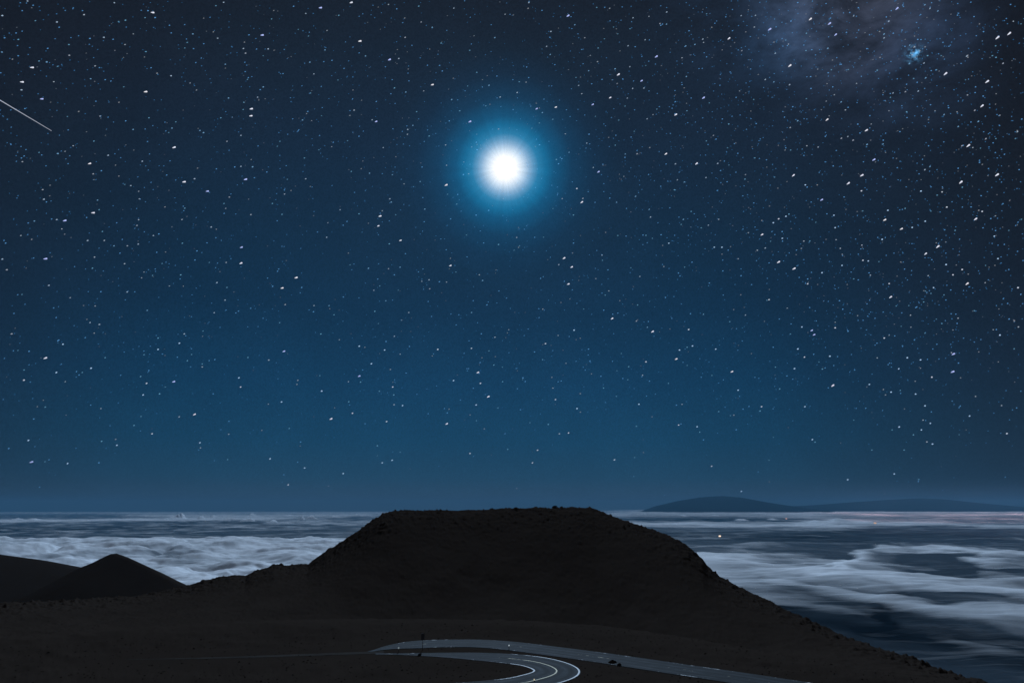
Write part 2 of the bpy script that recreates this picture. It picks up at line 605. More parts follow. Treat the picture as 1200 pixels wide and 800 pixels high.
az_f = R(1) * np.arange(-42, 42.001, 0.062)
az_c = R(1) * np.concatenate([np.arange(43.5, 317, 1.5)])
AZC = np.concatenate([az_f, az_c])
dep_deg = np.concatenate([np.linspace(14.0, 6.5, 150), np.linspace(6.45, 1.2, 330), np.linspace(1.19, 0.5, 150), np.linspace(0.495, 0.3056, 30)])
rad = -CLOUD_Z / np.tan(np.radians(dep_deg))
rad = np.concatenate([[1500.0, 4000.0], rad])
RR, AA = np.meshgrid(rad, AZC, indexing='ij')
WX, WY = RR * np.sin(AA), RR * np.cos(AA)
D, H = cloud_fields(WX, WY)
V = np.stack([WX, WY, CLOUD_Z + H], -1).reshape(-1, 3)
clouds = add_mesh("cloud_sea", V, grid_faces(len(rad), len(AZC), True)[:, ::-1], M_cloud, smooth=True)
at = clouds.data.attributes.new("thick", 'FLOAT', 'POINT')
at.data.foreach_set("value", D.astype(np.float32).ravel())
tag(clouds, "broken white cloud deck lit by the moon and spread to the horizon below the hill", "clouds", kind="stuff")


# ------------------------------------------------------------------ far shield mountains
def ridge_hill(name, pts, Yd, half, base, mat, nx=240, ny=60, rough=(0.0, 1.0), seed=0, power=1.6):
    """a solid hill whose crest runs across at distance Yd with the heights of pts (photo x, y)"""
    p = np.array(pts, float)
    d = direction(p[:, 0], p[:, 1])
    cx = d[:, 0] / d[:, 1] * Yd
    cz = d[:, 2] / d[:, 1] * Yd
    x = np.linspace(cx[0], cx[-1], nx)
    z = np.interp(x, cx, cz)
    t = np.linspace(-1, 1, ny)
    T, XX = np.meshgrid(t, x, indexing='ij')
    CZ = np.repeat(z[None, :], ny, 0)
    prof = 1 - np.abs(T) ** power
    lat = 1.0
    wob = (fbm(XX / half * 1.3, T * 1.3 + 5, 3, 0.5, seed) - 0.5) * half * 0.06
    Zv = base + (CZ - base) * prof * lat
    yy = Yd + T * half + wob
    if rough[0]:
        nz = fbm(XX / rough[1], yy / rough[1], 6, 0.5, seed + 9) - 0.5
        Zv = Zv + nz * rough[0] * (0.35 + 0.65 * (np.abs(T) ** 0.7))
    Vv = np.stack([XX, yy, Zv], -1).reshape(-1, 3)
    return add_mesh(name, Vv, grid_faces(ny, nx), mat, smooth=True)


m1 = ridge_hill("mountain", [(660, 640), (738, 606), (757, 598), (772, 592), (795, 586.5), (820, 582.5), (845, 581), (865, 582.5), (885, 586.5),
                             (905, 590), (925, 593), (960, 598), (1020, 606), (1080, 616)], 150000, 26000, -2700, M_far, rough=(500, 16000), seed=4)
tag(m1, "broad dark mountain beyond the clouds, the left and taller-domed of the two", "mountain", "mountains beyond the cloud sea", kind="structure")
m2 = ridge_hill("mountain", [(820, 608), (880, 598), (925, 593.2), (960, 591), (1000, 588), (1040, 585), (1075, 583.3), (1100, 584.5), (1130, 588),
                             (1165, 591.5), (1200, 595), (1300, 604), (1400, 616)], 175000, 30000, -2700, M_far, rough=(600, 16000), seed=8)
tag(m2, "long low mountain beyond the clouds, the right and flatter of the two", "mountain", "mountains beyond the cloud sea", kind="structure")

# ------------------------------------------------------------------ near hills on the left
h1 = ridge_hill("hill", [(-620, 720), (-400, 664), (-200, 645), (-80, 644), (0, 648.5), (20, 650.5), (50, 654.5), (75, 659.5), (92, 664.5), (120, 676), (200, 706), (300, 760)],
                3500, 2300, -860, M_cinder, nx=500, ny=141, rough=(24, 300), seed=14, power=1.15)
tag(h1, "dark smooth shoulder of hill running out of the left edge of the photo", "hill", kind="structure")
h2 = ridge_hill("hill", [(-80, 760), (20, 700), (60, 682), (90, 666), (105, 660), (120, 652.5), (128, 648.8), (135, 648), (150, 653), (175, 664), (195, 675),
                         (210, 682), (222, 688), (260, 710), (340, 770)],
                2300, 1400, -640, M_cinder, nx=520, ny=141, rough=(14, 160), seed=22, power=1.03)
tag(h2, "dark pointed cinder peak left of the flat topped hill", "hill", kind="structure")

# ------------------------------------------------------------------ roads traced on the plateau
PLAT = -26.0


def smooth_line(pts, n=160):
    p = np.array(pts, float)
    # Catmull-Rom through the points, then even spacing
    q = np.vstack([2 * p[0] - p[1], p, 2 * p[-1] - p[-2]])
    res = []
    for i in range(1, len(q) - 2):
        t = np.linspace(0, 1, 24, endpoint=False)[:, None]
        a, b, c, d = q[i - 1], q[i], q[i + 1], q[i + 2]
        res.append(0.5 * ((2 * b) + (-a + c) * t + (2 * a - 5 * b + 4 * c - d) * t * t + (-a + 3 * b - 3 * c + d) * t ** 3))
    res = np.vstack(res + [p[-1:]])
    s = np.concatenate([[0], np.cumsum(np.hypot(*np.diff(res, axis=0).T))])
    k = np.linspace(0, s[-1], n)
    return np.stack([np.interp(k, s, res[:, 0]), np.interp(k, s, res[:, 1])], -1)


def px_line(pix, n):
    w = on_plane([p[0] for p in pix], [p[1] for p in pix], PLAT)[:, :2]
    return smooth_line(w, n)


HAIR_PX = [(300, 765.5), (380, 766.3), (440, 766.0), (480, 766.4), (520, 767.2), (560, 768.8), (600, 771.7), (625, 774.9), (641, 778.9), (650, 783.0), (652.3, 786.5), (648, 790.5),
           (634, 795.2), (607, 801), (560, 806), (500, 810), (420, 814), (300, 818), (100, 824)]
UPPER_PX = [(300, 771), (380, 767.5), (432, 763.5), (460, 758.2), (490, 755.0), (520, 753.7), (560, 753.7), (600, 756.7), (650, 763.0), (700, 769.7), (750, 777.0),
            (800, 784.5), (850, 791.8), (900, 799.5), (960, 809), (1060, 826), (1200, 856)]
hair = px_line(HAIR_PX[2:], 420)
upper = px_line(UPPER_PX[2:], 360)
TRACK_PX = [(150, 772.5), (230, 771.0), (300, 769.0), (360, 767.0), (410, 765.2), (450, 764.0)]
track = px_line(TRACK_PX, 120)


def normals(line):
    t = np.gradient(line, axis=0)
    t /= np.linalg.norm(t, axis=1, keepdims=True)
    return np.stack([t[:, 1], -t[:, 0]], -1)


def strip(line, o0, o1, z, n=9):
    nm = normals(line)
    offs = np.linspace(0, 1, n)
    vs = []
    for k in offs:
        p = line + nm * ((o0 + (o1 - o0) * k)[:, None] if not np.isscalar(o0) else (o0 + (o1 - o0) * k))
        vs.append(np.column_stack([p, np.full(len(p), z)]))
    V = np.stack(vs, 1).reshape(-1, 3)
    return V, grid_faces(len(line), n)


def add_uv(o, n):
    nv = len(o.data.vertices)
    u = np.tile(np.linspace(0, 1, n), nv // n)
    uvl = o.data.uv_layers.new(name="road")
    li = np.empty(len(o.data.loops), np.int32)
    o.data.loops.foreach_get("vertex_index", li)
    uv = np.stack([u[li], (li // n) * 0.01], -1).astype(np.float32)
    uvl.data.foreach_set("uv", uv.ravel())


HW = 3.9


def half_width(line, length):
    ds = np.concatenate([[0], np.cumsum(np.hypot(*np.diff(line, axis=0).T))])
    return HW * (0.12 + 0.88 * sstep(0, length, ds))


HW_HAIR = half_width(hair, 27.0)
HW_UP = half_width(upper, 12.0)
LW = {}
for name, line, z, lab in (("road", hair, PLAT + 0.050, "asphalt road bending round the tight hairpin at the bottom of the photo"),
                           ("road", upper, PLAT + 0.062, "asphalt road curving below the hill and running out at the lower right")):
    hw_ = HW_HAIR if line is hair else HW_UP
    V, F = strip(line, -hw_, hw_, z)
    o = add_mesh(name, V, F, M_asphalt)
    add_uv(o, 9)
    tag(o, lab, "road", kind="structure")
tw_ = np.interp(np.arange(len(track)), [0, len(track) * 0.5, len(track)], [0.15, 0.8, 1.1])
V, F = strip(track, -tw_, tw_, PLAT + 0.035, 5)  # left leg of the road, built as a narrow gravel strip
o = add_mesh("road_leg", V, F, M_track)
tag(o, "faint pale left leg of the road leading away from the fork", "road_leg", kind="structure")


def marking(name, line, off, w, z, mat, wear_glint_fn, i0=0, i1=None):
    seg = line[i0:i1]
    off = np.asarray(off) + np.zeros(len(line))
    V, F = strip(line, off - w / 2, off + w / 2, z, 2)
    V = V.reshape(len(line), 2, 3)[i0:i1].reshape(-1, 3)
    F = grid_faces(len(seg), 2)
    o = add_mesh(name, V, F, mat)
    wv = np.repeat(wear_glint_fn(seg), 2).astype(np.float32)
    a = o.data.attributes.new("wear_glint", 'FLOAT', 'POINT')
    a.data.foreach_set("value", wv)
    o["kind"] = "structure"
    return o


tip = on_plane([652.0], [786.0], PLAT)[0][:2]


def hair_glint_wear(seg):
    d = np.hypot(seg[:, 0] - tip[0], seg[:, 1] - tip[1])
    return 0.0 + 0.74 * sstep(4.0, 17, d)  # glint at the bend painted in as bright lines; worn paint further off


def wear_full(seg):
    return np.full(len(seg), 0.70) + 0.1 * np.sin(np.arange(len(seg)) * 0.11)


marking("road_centre_line", hair, 0.0, 0.24, PLAT + 0.066, M_yellow, hair_glint_wear)
marking("road_edge_line", hair, HW_HAIR - 0.25, 0.26, PLAT + 0.066, M_white, hair_glint_wear)
marking("road_edge_line", hair, -HW_HAIR + 0.25, 0.26, PLAT + 0.066, M_white, hair_glint_wear)
marking("road_centre_line", upper, 0.0, 0.28, PLAT + 0.078, M_yellow, wear_full)
marking("road_edge_line", upper, HW_UP - 0.3, 0.25, PLAT + 0.078, M_white, wear_full)
marking("road_edge_line", upper, -HW_UP + 0.3, 0.25, PLAT + 0.078, M_white, wear_full)

# ------------------------------------------------------------------ the ground: summit, plateau and flat topped cone, one sheet
SKY = np.array([(-500, 730), (-200, 715), (0, 706), (100, 702), (160, 698), (200, 690), (225, 684.5), (240, 679), (262, 674.5), (275, 673), (288, 673.5), (296, 669), (310, 665), (322, 661), (335, 662),
                (345, 660.5), (361, 660.5), (366, 657), (376, 650), (384, 644), (392, 640.5), (400, 634.5), (408, 630), (420, 622), (432, 613), (440, 607.5), (448, 603), (457, 599.8),
                (470, 597.3), (480, 597.2), (490, 598.2), (505, 597.4), (520, 597.6), (540, 598.3), (560, 597.4), (580, 596.4), (600, 596.0), (620, 595.6), (640, 595.2), (660, 595.4), (680, 594.8),
                (693, 595.2), (700, 597.5), (712, 602), (725, 607), (740, 612.5), (760, 619.5), (780, 626.5), (795, 633), (806, 640), (816, 648), (823, 654), (828, 661), (836, 669), (844, 675.5),
                (856, 682), (870, 689.5), (890, 699), (920, 713), (950, 727.5), (975, 738), (1000, 748), (1030, 758.5), (1060, 769), (1100, 782.5), (1130, 791), (1170, 803), (1250, 822), (1500, 870)], float)
sd_ = direction(SKY[:, 0], SKY[:, 1])
s_az = np.arctan2(sd_[:, 0], sd_[:, 1])
s_el = np.arcsin(sd_[:, 2])


def az_of(px, py=700.0):
    d = direction(px, py)
    return np.arctan2(d[..., 0], d[..., 1])


az_g = np.concatenate([R(1) * np.arange(-41, 41.001, 0.055), R(1) * np.arange(42, 318.5, 1.0)])
azw = (az_g + math.pi) % (2 * math.pi) - math.pi
EL = np.interp(azw, s_az, s_el)
kp = np.array([-500, 0, 225, 360, 470, 600, 700, 800, 900, 1000, 1170, 1500.])
RRg = np.interp(azw, az_of(kp), [330, 400, 500, 520, 540, 550, 540, 480, 410, 330, 240, 190.])
RB = np.interp(azw, az_of(kp), [170, 175, 172, 168, 164, 160, 154, 143, 134, 128, 122, 118.])
# behind the photographer: a gently rounded summit
backm = sstep(R(55), R(80), np.abs(azw))
RRg = RRg * (1 - backm) + 120 * backm
RB = RB * (1 - backm) + 60 * backm
ZR = RRg * np.tan(EL)
ZR = ZR * (1 - backm) + (-12.0) * backm
ZP = PLAT * (1 - backm) + (-6.0) * backm

nf = int((np.abs(azw) < R(41.01)).sum())
gk = np.exp(-0.5 * (np.arange(-90, 91) / 32.0) ** 2)
gk /= gk.sum()
front_ = ZR[:nf]
ZRs = ZR.copy()
ZRs[:nf] = np.convolve(np.concatenate([np.full(90, front_[0]), front_, np.full(90, front_[-1])]), gk, 'valid')
t1 = np.linspace(0, 1, 26) ** 1.4          # 0..95 m
t2 = np.linspace(0, 1, 40)[1:]             # 95..RB
t3 = np.linspace(0, 1, 170)[1:]            # RB..ridge
t4 = np.linspace(0, 1, 26)[1:]             # ridge..+90 m
t5 = np.linspace(0, 1, 44)[1:] ** 1.7      # +90..+5200 m
rows_r, rows_z, rows_n = [], [], []
R95 = 95.0 * (1 - backm) + 40 * backm
for t in t1:
    r = 0.8 + (R95 - 0.8) * t
    tt = np.clip(r / (72.0 * (1 - backm) + 40 * backm), 0, 1)
    z = -1.65 + (ZP + 1.65) * (1 - (1 - tt) ** 1.5 * (1 + 0.5 * tt))
    rows_r.append(r); rows_z.append(z); rows_n.append(0.25 * min(1, t * 3) * (1 - tt ** 3))
for t in t2:
    rows_r.append(R95 + (RB - R95) * t); rows_z.append(ZP + 0 * RB); rows_n.append(0.0 + 0 * RB)
El_edge = np.arctan2(ZP, RB)
for t in t3:
    r = RB + (RRg - RB) * t
    # elevation angle eases: a shallow saddle behind the plateau edge, then the flank
    rm = RB + (RRg - RB) * 0.40
    zm = rm * np.tan(np.minimum(El_edge - 0.006, EL - 0.004) * (1 - backm) + backm * El_edge)
    zm = np.maximum(zm, -140)
    zm[:nf] = np.convolve(np.concatenate([np.full(90, zm[0]), zm[:nf], np.full(90, zm[nf - 1])]), gk, 'valid')
    zm = zm * (1 - backm) + (-8) * backm
    if t < 0.40:
        k = t / 0.40
        k = k * k * (3 - 2 * k)
        z = ZP + (zm - ZP) * k
    else:
        k = (t - 0.40) / 0.60
        k = 0.35 * k * k * (3 - 2 * k) + 0.65 * k
        zr_ = ZRs + (ZR - ZRs) * float(sstep(0.62, 0.98, t))
        z = zm + (zr_ - zm) * k
    rows_r.append(r); rows_z.append(z); rows_n.append(np.clip(t * 6, 0, 1) * (0.30 + 0.70 * float(sstep(0.72, 0.97, t))) + 0 * RB)
flat = sstep(-0.12, -0.02, EL) * (1 - backm)
for t in t4:
    d = 90 * t
    rows_r.append(RRg + d); rows_z.append(ZR - d * (0.42 * (1 - flat) + 0.05 * flat)); rows_n.append(1.0 + 0 * RB)
z90 = rows_z[-1].copy()
for t in t5:
    d = 5200 * t
    rows_r.append(RRg + 90 + d); rows_z.append(z90 - d * 0.46); rows_n.append(1.0 + 2 * t + 0 * RB)
GR = np.stack(rows_r)
GZ = np.stack(rows_z)
GN = np.stack([np.broadcast_to(q, GR.shape[1]) for q in rows_n])
GX, GY = GR * np.sin(azw)[None], GR * np.cos(azw)[None]
nz = (fbm(GX / 26, GY / 26, 4, 0.5, 41) - 0.5) * 1.5 + (fbm(GX / 3.2, GY / 3.2, 4, 0.6, 77) - 0.5) * 1.7 + np.maximum(fbm(GX / 2.4, GY / 2.4, 2, 0.5, 123) - 0.62, 0) * 4.5
# gullies and benches on the flanks
gul = (fbm(GX / 60, GY / 150, 4, 0.55, 61) - 0.5) * 9
inner = np.zeros_like(GR)
i0 = len(t1) + len(t2)
i1 = i0 + len(t3)
tt3 = np.zeros(GR.shape[0])
tt3[i0:i1] = np.sin(np.clip((t3 - 0.05) / 0.93, 0, 1) * math.pi) ** 1.0
GZ = GZ + nz * GN + gul * tt3[:, None] * 0.8


# rocky relief on the plateau away from the roads
def dist_to(lines, x, y):
    d = np.full(x.shape, 1e9)
    for ln in lines:
        for p in ln[::4]:
            d = np.minimum(d, (x - p[0]) ** 2 + (y - p[1]) ** 2)
    return np.sqrt(d)


rowsP = slice(len(t1) - 8, i0 + 30)
dm = dist_to([hair, upper, track], GX[rowsP], GY[rowsP])
w = sstep(6.0, 11.0, dm)
GZ[rowsP] = np.where(dm < 6.0, PLAT, GZ[rowsP] * w + PLAT * (1 - w)) + w * (fbm(GX[rowsP] / 4, GY[rowsP] / 4, 4, 0.55, 201) - 0.5) * 0.7
V = np.stack([GX, GY, GZ], -1).reshape(-1, 3)
F = grid_faces(GR.shape[0], GR.shape[1], True)[:, ::-1]
# cap the middle
nc = GR.shape[1]
ground = add_mesh("ground", V, F, M_cinder, smooth=True)
tag(ground, "dark cinder ground rising to a flat topped cone and falling away at the right", "ground", kind="structure")
cap = add_mesh("summit_ground", np.vstack([V[:nc], [[0, 0, -1.65]]]), [(i, (i + 1) % nc, nc) for i in range(nc)], M_cinder)
cap["kind"] = "structure"
bpy.ops.object.select_all(action='DESELECT')
# join the little cap to the sheet so the ground stays one object
import bmesh
bm = bmesh.new()
bm.from_mesh(ground.data)
bm2v = [bm.verts.new(v_.co) for v_ in cap.data.vertices]
for p in cap.data.polygons:
    bm.faces.new([bm2v[i] for i in p.vertices])
bm.to_mesh(ground.data)
bm.free()
bpy.data.objects.remove(cap)


def ground_z(x, y):
    r = math.hypot(x, y)
    a = math.atan2(x, y)
    j = int(np.argmin(np.abs(azw - a)))
    return float(np.interp(r, GR[:, j], GZ[:, j]))


# ------------------------------------------------------------------ rocks
def rock_mesh(seed, sx, sy, sz):
    b = bmesh.new()
    bmesh.ops.create_icosphere(b, subdivisions=3, radius=1.0)
    rn = random.Random(seed)
    ph = [rn.uniform(0, 9) for _ in range(6)]
    planes = [(Vector((rn.uniform(-1, 1), rn.uniform(-1, 1), rn.uniform(-0.3, 1))).normalized(), rn.uniform(0.55, 0.85)) for _ in range(9)]
    for v_ in b.verts:
        for nrm, dd in planes:
            e = v_.co.dot(nrm) - dd
            if e > 0:
                v_.co -= nrm * e
        k = 1 + 0.07 * math.sin(v_.co.x * 9 + ph[0]) * math.sin(v_.co.y * 8 + ph[1]) + 0.05 * math.sin(v_.co.z * 15 + ph[2])
        v_.co = Vector((v_.co.x * sx * k, v_.co.y * sy * k, (v_.co.z * k + 0.45) * sz))
    me = bpy.data.meshes.new("boulder")
    b.to_mesh(me)
    b.free()
    me.materials.append(M_rock)
    return me


def put_rock(px, py, s, seed, label, zoff=0.0):
    g = on_plane([px], [py], PLAT)[0]
    o = bpy.data.objects.new("boulder", rock_mesh(seed, s[0], s[1], s[2]))
    COL.objects.link(o)
    o.location = (g[0], g[1], ground_z(g[0], g[1]) - 0.05 + zoff)
    tag(o, label, "rock")
    return o


put_rock(717.5, 776.3, (0.75, 0.55, 0.4), 5, "dark boulder on the near edge of the upper road", 0.0)
put_rock(725.5, 779.2, (0.45, 0.4, 0.3), 9, "small dark rock just right of the boulder by the upper road")


def crest(px):
    """point on the crest of the cone at photo column px"""
    a = float(az_of(px, 597.0))
    j = int(np.argmin(np.abs(azw - a)))
    i = int(np.argmax(GZ[i0 + 60:i1 + 6, j] / GR[i0 + 60:i1 + 6, j])) + i0 + 60
    return GX[i, j], GY[i, j], GZ[i, j]


for px, s, seed, lab in [(650.5, (2.3, 1.8, 1.5), 31, "low boulder outcrop, the biggest bump on the flat top of the hill"),
                         (577, (0.9, 0.8, 0.8), 32, "small rock on the rim near the middle of the flat hilltop"),
                         (489, (0.8, 0.7, 0.8), 33, "small rock on the left part of the flat hilltop rim")]:
    c = crest(px)
    o = bpy.data.objects.new("boulder", rock_mesh(seed, *s))
    COL.objects.link(o)
    o.location = (c[0], c[1], c[2] - 0.35)
    tag(o, lab, "rock")

# loose cinders strewn beside the roads: uncountable, one object
rn = np.random.RandomState(5)
vs, fs = [], []
octv = np.array([(1, 0, 0), (-1, 0, 0), (0, 1, 0), (0, -1, 0), (0, 0, 1), (0, 0, -1)], float)
octf = np.array([(0, 2, 4), (2, 1, 4), (1, 3, 4), (3, 0, 4), (2, 0, 5), (1, 2, 5), (3, 1, 5), (0, 3, 5)])
cnt = 0
for _ in range(7000):
    a = rn.uniform(R(-36), R(36))
    r = rn.uniform(96, 170)
    x, y = r * math.sin(a), r * math.cos(a)
    if min(np.min(np.hypot(hair[::6, 0] - x, hair[::6, 1] - y)), np.min(np.hypot(upper[::6, 0] - x, upper[::6, 1] - y))) < HW + 0.5:
        continue
    s = 0.04 + 0.12 * rn.rand() ** 3 + (0.12 if rn.rand() < 0.02 else 0)
    z = ground_z(x, y)
    q = octv * s * (0.7 + 0.6 * rn.rand(6, 1)) * np.array([1, 1, 0.7])
    vs.append(q + (x, y, z + s * 0.1))
    fs.append(octf + cnt)
    cnt += 6
cin = add_mesh("loose_cinders", np.vstack(vs), np.vstack(fs), M_rock)
tag(cin, "loose dark cinders strewn over the ground beside the roads", "cinders", kind="stuff")


# ------------------------------------------------------------------ roadside furniture
def box(cx, cy, cz, sx, sy, sz, bev=0.0):
    b = bmesh.new()
    bmesh.ops.create_cube(b, size=1.0)
    for v_ in b.verts:
        v_.co = Vector((v_.co.x * sx + cx, v_.co.y * sy + cy, v_.co.z * sz + cz))
    if bev:
        bmesh.ops.bevel(b, geom=b.edges[:], offset=bev, segments=2, affect='EDGES')
    return b


def tube(z0, z1, r0, r1, seg=14, x=0, y=0):
    b = bmesh.new()
    bmesh.ops.create_cone(b, cap_ends=True, segments=seg, radius1=r0, radius2=r1, depth=z1 - z0)
    for v_ in b.verts:
        v_.co += Vector((x, y, (z0 + z1) / 2))
    return b


def bobj(name, b, mat, parent=None):
    me = bpy.data.meshes.new(name)
    b.to_mesh(me)
    b.free()
    me.materials.append(mat)
    o = bpy.data.objects.new(name, me)
    COL.objects.link(o)
    o.parent = parent
    return o


# dark road sign seen from behind, just in front of the upper road
g = on_plane([493.3], [764.0], PLAT)[0]
sg = empty("road_sign", (g[0], g[1] + 2.2, PLAT), R(6))
tag(sg, "dark narrow road sign on a post between the two roads near the fork", "sign")
bobj("post", tube(-0.3, 2.75, 0.055, 0.05), M_signback, sg)
pn = bobj("panel", box(0, -0.07, 2.35, 0.62, 0.03, 1.15, 0.012), M_signback, sg)
bobj("bracket", box(0, -0.045, 2.6, 0.3, 0.02, 0.05), M_metal, pn)
bobj("bracket", box(0, -0.045, 2.05, 0.3, 0.02, 0.05), M_metal, pn)

M_refl = emit("reflector_glow", (0.75, 0.90, 1.0), 0.55)  # reflectors emit by themselves, standing in for thrown-back light
M_lamp = emit("small_lamp", (1.0, 0.93, 0.85), 3.0)
M_amber = emit("amber_light", (1.0, 0.62, 0.38), 3.0)


def reflector_post(px, py, h, label, mat=M_refl, s=0.11, name="reflector_post", cat="reflector post", part="reflector"):
    g_ = on_plane([px], [py], PLAT)[0]
    e = empty(name, (g_[0], g_[1], ground_z(g_[0], g_[1])))
    tag(e, label, cat)
    bobj("post", tube(-0.2, h, 0.05, 0.045), M_signback, e)
    bobj(part, box(0, -0.06, h - 0.12, s * 1.3, 0.03, s * 1.6, 0.008), mat, e)
    return e


reflector_post(467, 764.2, 0.95, "short post with a dull reflector in the fork of the two roads", mat=emit("dull_reflector_glow", (0.6, 0.75, 0.85), 0.22), s=0.2)
reflector_post(596.5, 760.2, 0.8, "reflector post on the near edge of the upper road, mid photo", s=0.14)
reflector_post(626, 797.5, 0.35, "low reflector in the middle of the hairpin near the bottom edge", mat=emit("cream_reflector_glow", (1.0, 0.9, 0.62), 0.6), s=0.12)

# small lit lamp on a post at the foot of the hill
d = direction(620.0, 752.5)
dd = 152.0
lp = d * dd / math.hypot(d[0], d[1])
lz = ground_z(lp[0], lp[1])
e = empty("marker_lamp", (lp[0], lp[1], lz))
tag(e, "tiny lit marker lamp on a post just behind the upper road", "lamp")
bobj("post", tube(-0.2, lp[2] - lz, 0.05, 0.04), M_signback, e)
bobj("lamp_housing", box(0, 0.05, lp[2] - lz + 0.09, 0.22, 0.14, 0.2, 0.015), M_signback, e)
bobj("lens", box(0, -0.04, lp[2] - lz + 0.09, 0.17, 0.03, 0.15, 0.01), M_lamp, e)


# lights of settlements seen through the deck
def town_light(px, py, z, wpx, hpx, mat, label):
    p = on_plane([px], [py], z)[0]
    dist = float(np.linalg.norm(p))
    m_ = dist / FOC
    e_ = empty("settlement_light", tuple(p))
    tag(e_, label, "light", "lights among the clouds")
    b = bmesh.new()
    bmesh.ops.create_icosphere(b, subdivisions=2, radius=1.0)
    for v_ in b.verts:
        v_.co = Vector((v_.co.x * wpx * m_, v_.co.y * wpx * m_, v_.co.z * hpx * m_))
    bobj("lamp_glow", b, mat, e_)
    b = bmesh.new()
    bmesh.ops.create_cone(b, cap_ends=True, segments=10, radius1=0.5 * m_, radius2=0.3 * m_, depth=abs(SEA_Z - z))
    for v_ in b.verts:
        v_.co.z += (SEA_Z - z) / 2 - hpx * m_ * 0.6
    return e_


town_light(843.5, 627.8, CLOUD_Z + 320, 1.35, 0.85, emit("settlement_lamp", (1.0, 0.76, 0.58), 1.3), "brightest light among the clouds, orange white, right of the hilltop")
town_light(921.5, 607.3, CLOUD_Z + 400, 1.0, 0.7, emit("pink_lamp", (1.0, 0.6, 0.55), 0.55), "tiny pink light on the far clouds below the left mountain")
town_light(1025.5, 612.5, CLOUD_Z + 450, 1.5, 0.7, emit("orange_lamp", (1.0, 0.62, 0.42), 0.7), "tiny orange light on the far clouds below the right mountain")

gr_ = random.Random(12)
for gy, n_l, x0, x1, pw in ((604.8, 5, 960, 1230, 3.6e8), (606.4, 5, 980, 1230, 3.2e8), (608.6, 5, 1000, 1230, 3.0e8), (611.0, 4, 1040, 1230, 2.2e8)):
    for q in range(n_l):
        gx = x0 + (x1 - x0) * (q + gr_.uniform(0.2, 0.8)) / n_l
        p_ = on_plane([gx], [gy + gr_.uniform(-0.5, 0.5)], CLOUD_Z)[0]
        ld = bpy.data.lights.new("town_glow", 'POINT')
        ld.energy = 0.95 * pw * gr_.uniform(0.7, 1.2)
        ld.color = (1.0, 0.60, 0.66)
        ld.shadow_soft_size = 1500.0
        lo = bpy.data.objects.new("town_glow", ld)
        COL.objects.link(lo)
        lo.location = (p_[0], p_[1], CLOUD_Z + 2600)

# ------------------------------------------------------------------ haze
b = box(0, 0, 0, 1, 1, 1)
for v_ in b.verts:
    v_.co = Vector((v_.co.x * 640000, v_.co.y * 640000, 2900 if v_.co.z > 0 else SEA_Z - 300))
mh, nh = mat_new("haze")
pv = nh.new('ShaderNodeVolumePrincipled')
pv.inputs['Color'].default_value = (0.105, 0.265, 0.41, 1)
pv.inputs['Density'].default_value = 5.2e-6
pv.inputs['Anisotropy'].default_value = 0.0
ho = nh.new('ShaderNodeOutputMaterial')
nh.link(pv.outputs[0], ho.inputs['Volume'])
hz = bobj("haze", b, mh)
tag(hz, "thin night haze that pales the far clouds and mountains", "haze", kind="stuff")

# ------------------------------------------------------------------ moon, stars, meteor
DS = 700000.0
PXM = DS / FOC
b = bmesh.new()
bmesh.ops.create_uvsphere(b, u_segments=48, v_segments=32, radius=PXM * 9.0 * 0.94)
M_moon = emit("moon_glow", (1.0, 1.0, 1.0), 4.0, clear=True)
mo = bobj("moon", b, M_moon)
mo.location = tuple(MOON * DS)
mo.data.polygons.foreach_set("use_smooth", [True] * len(mo.data.polygons))
tag(mo, "dazzling white moon high over the flat topped hill", "moon")

# p1, p2: meteor
a_, b_ = direction(-6, 114) * DS, direction(60.5, 153.5) * DS
ax = Vector(b_ - a_)
me_b = bmesh.new()
bmesh.ops.create_cone(me_b, cap_ends=True, segments=8, radius1=PXM * 0.42, radius2=PXM * 0.2, depth=ax.length)
met = bobj("meteor", me_b, emit("meteor_glow", (0.62, 0.68, 0.85), 0.62))
met.rotation_euler = ax.to_track_quat('Z', 'Y').to_euler()
met.location = tuple((a_ + b_) / 2)
tag(met, "thin straight white meteor at the upper left edge of the sky", "meteor")

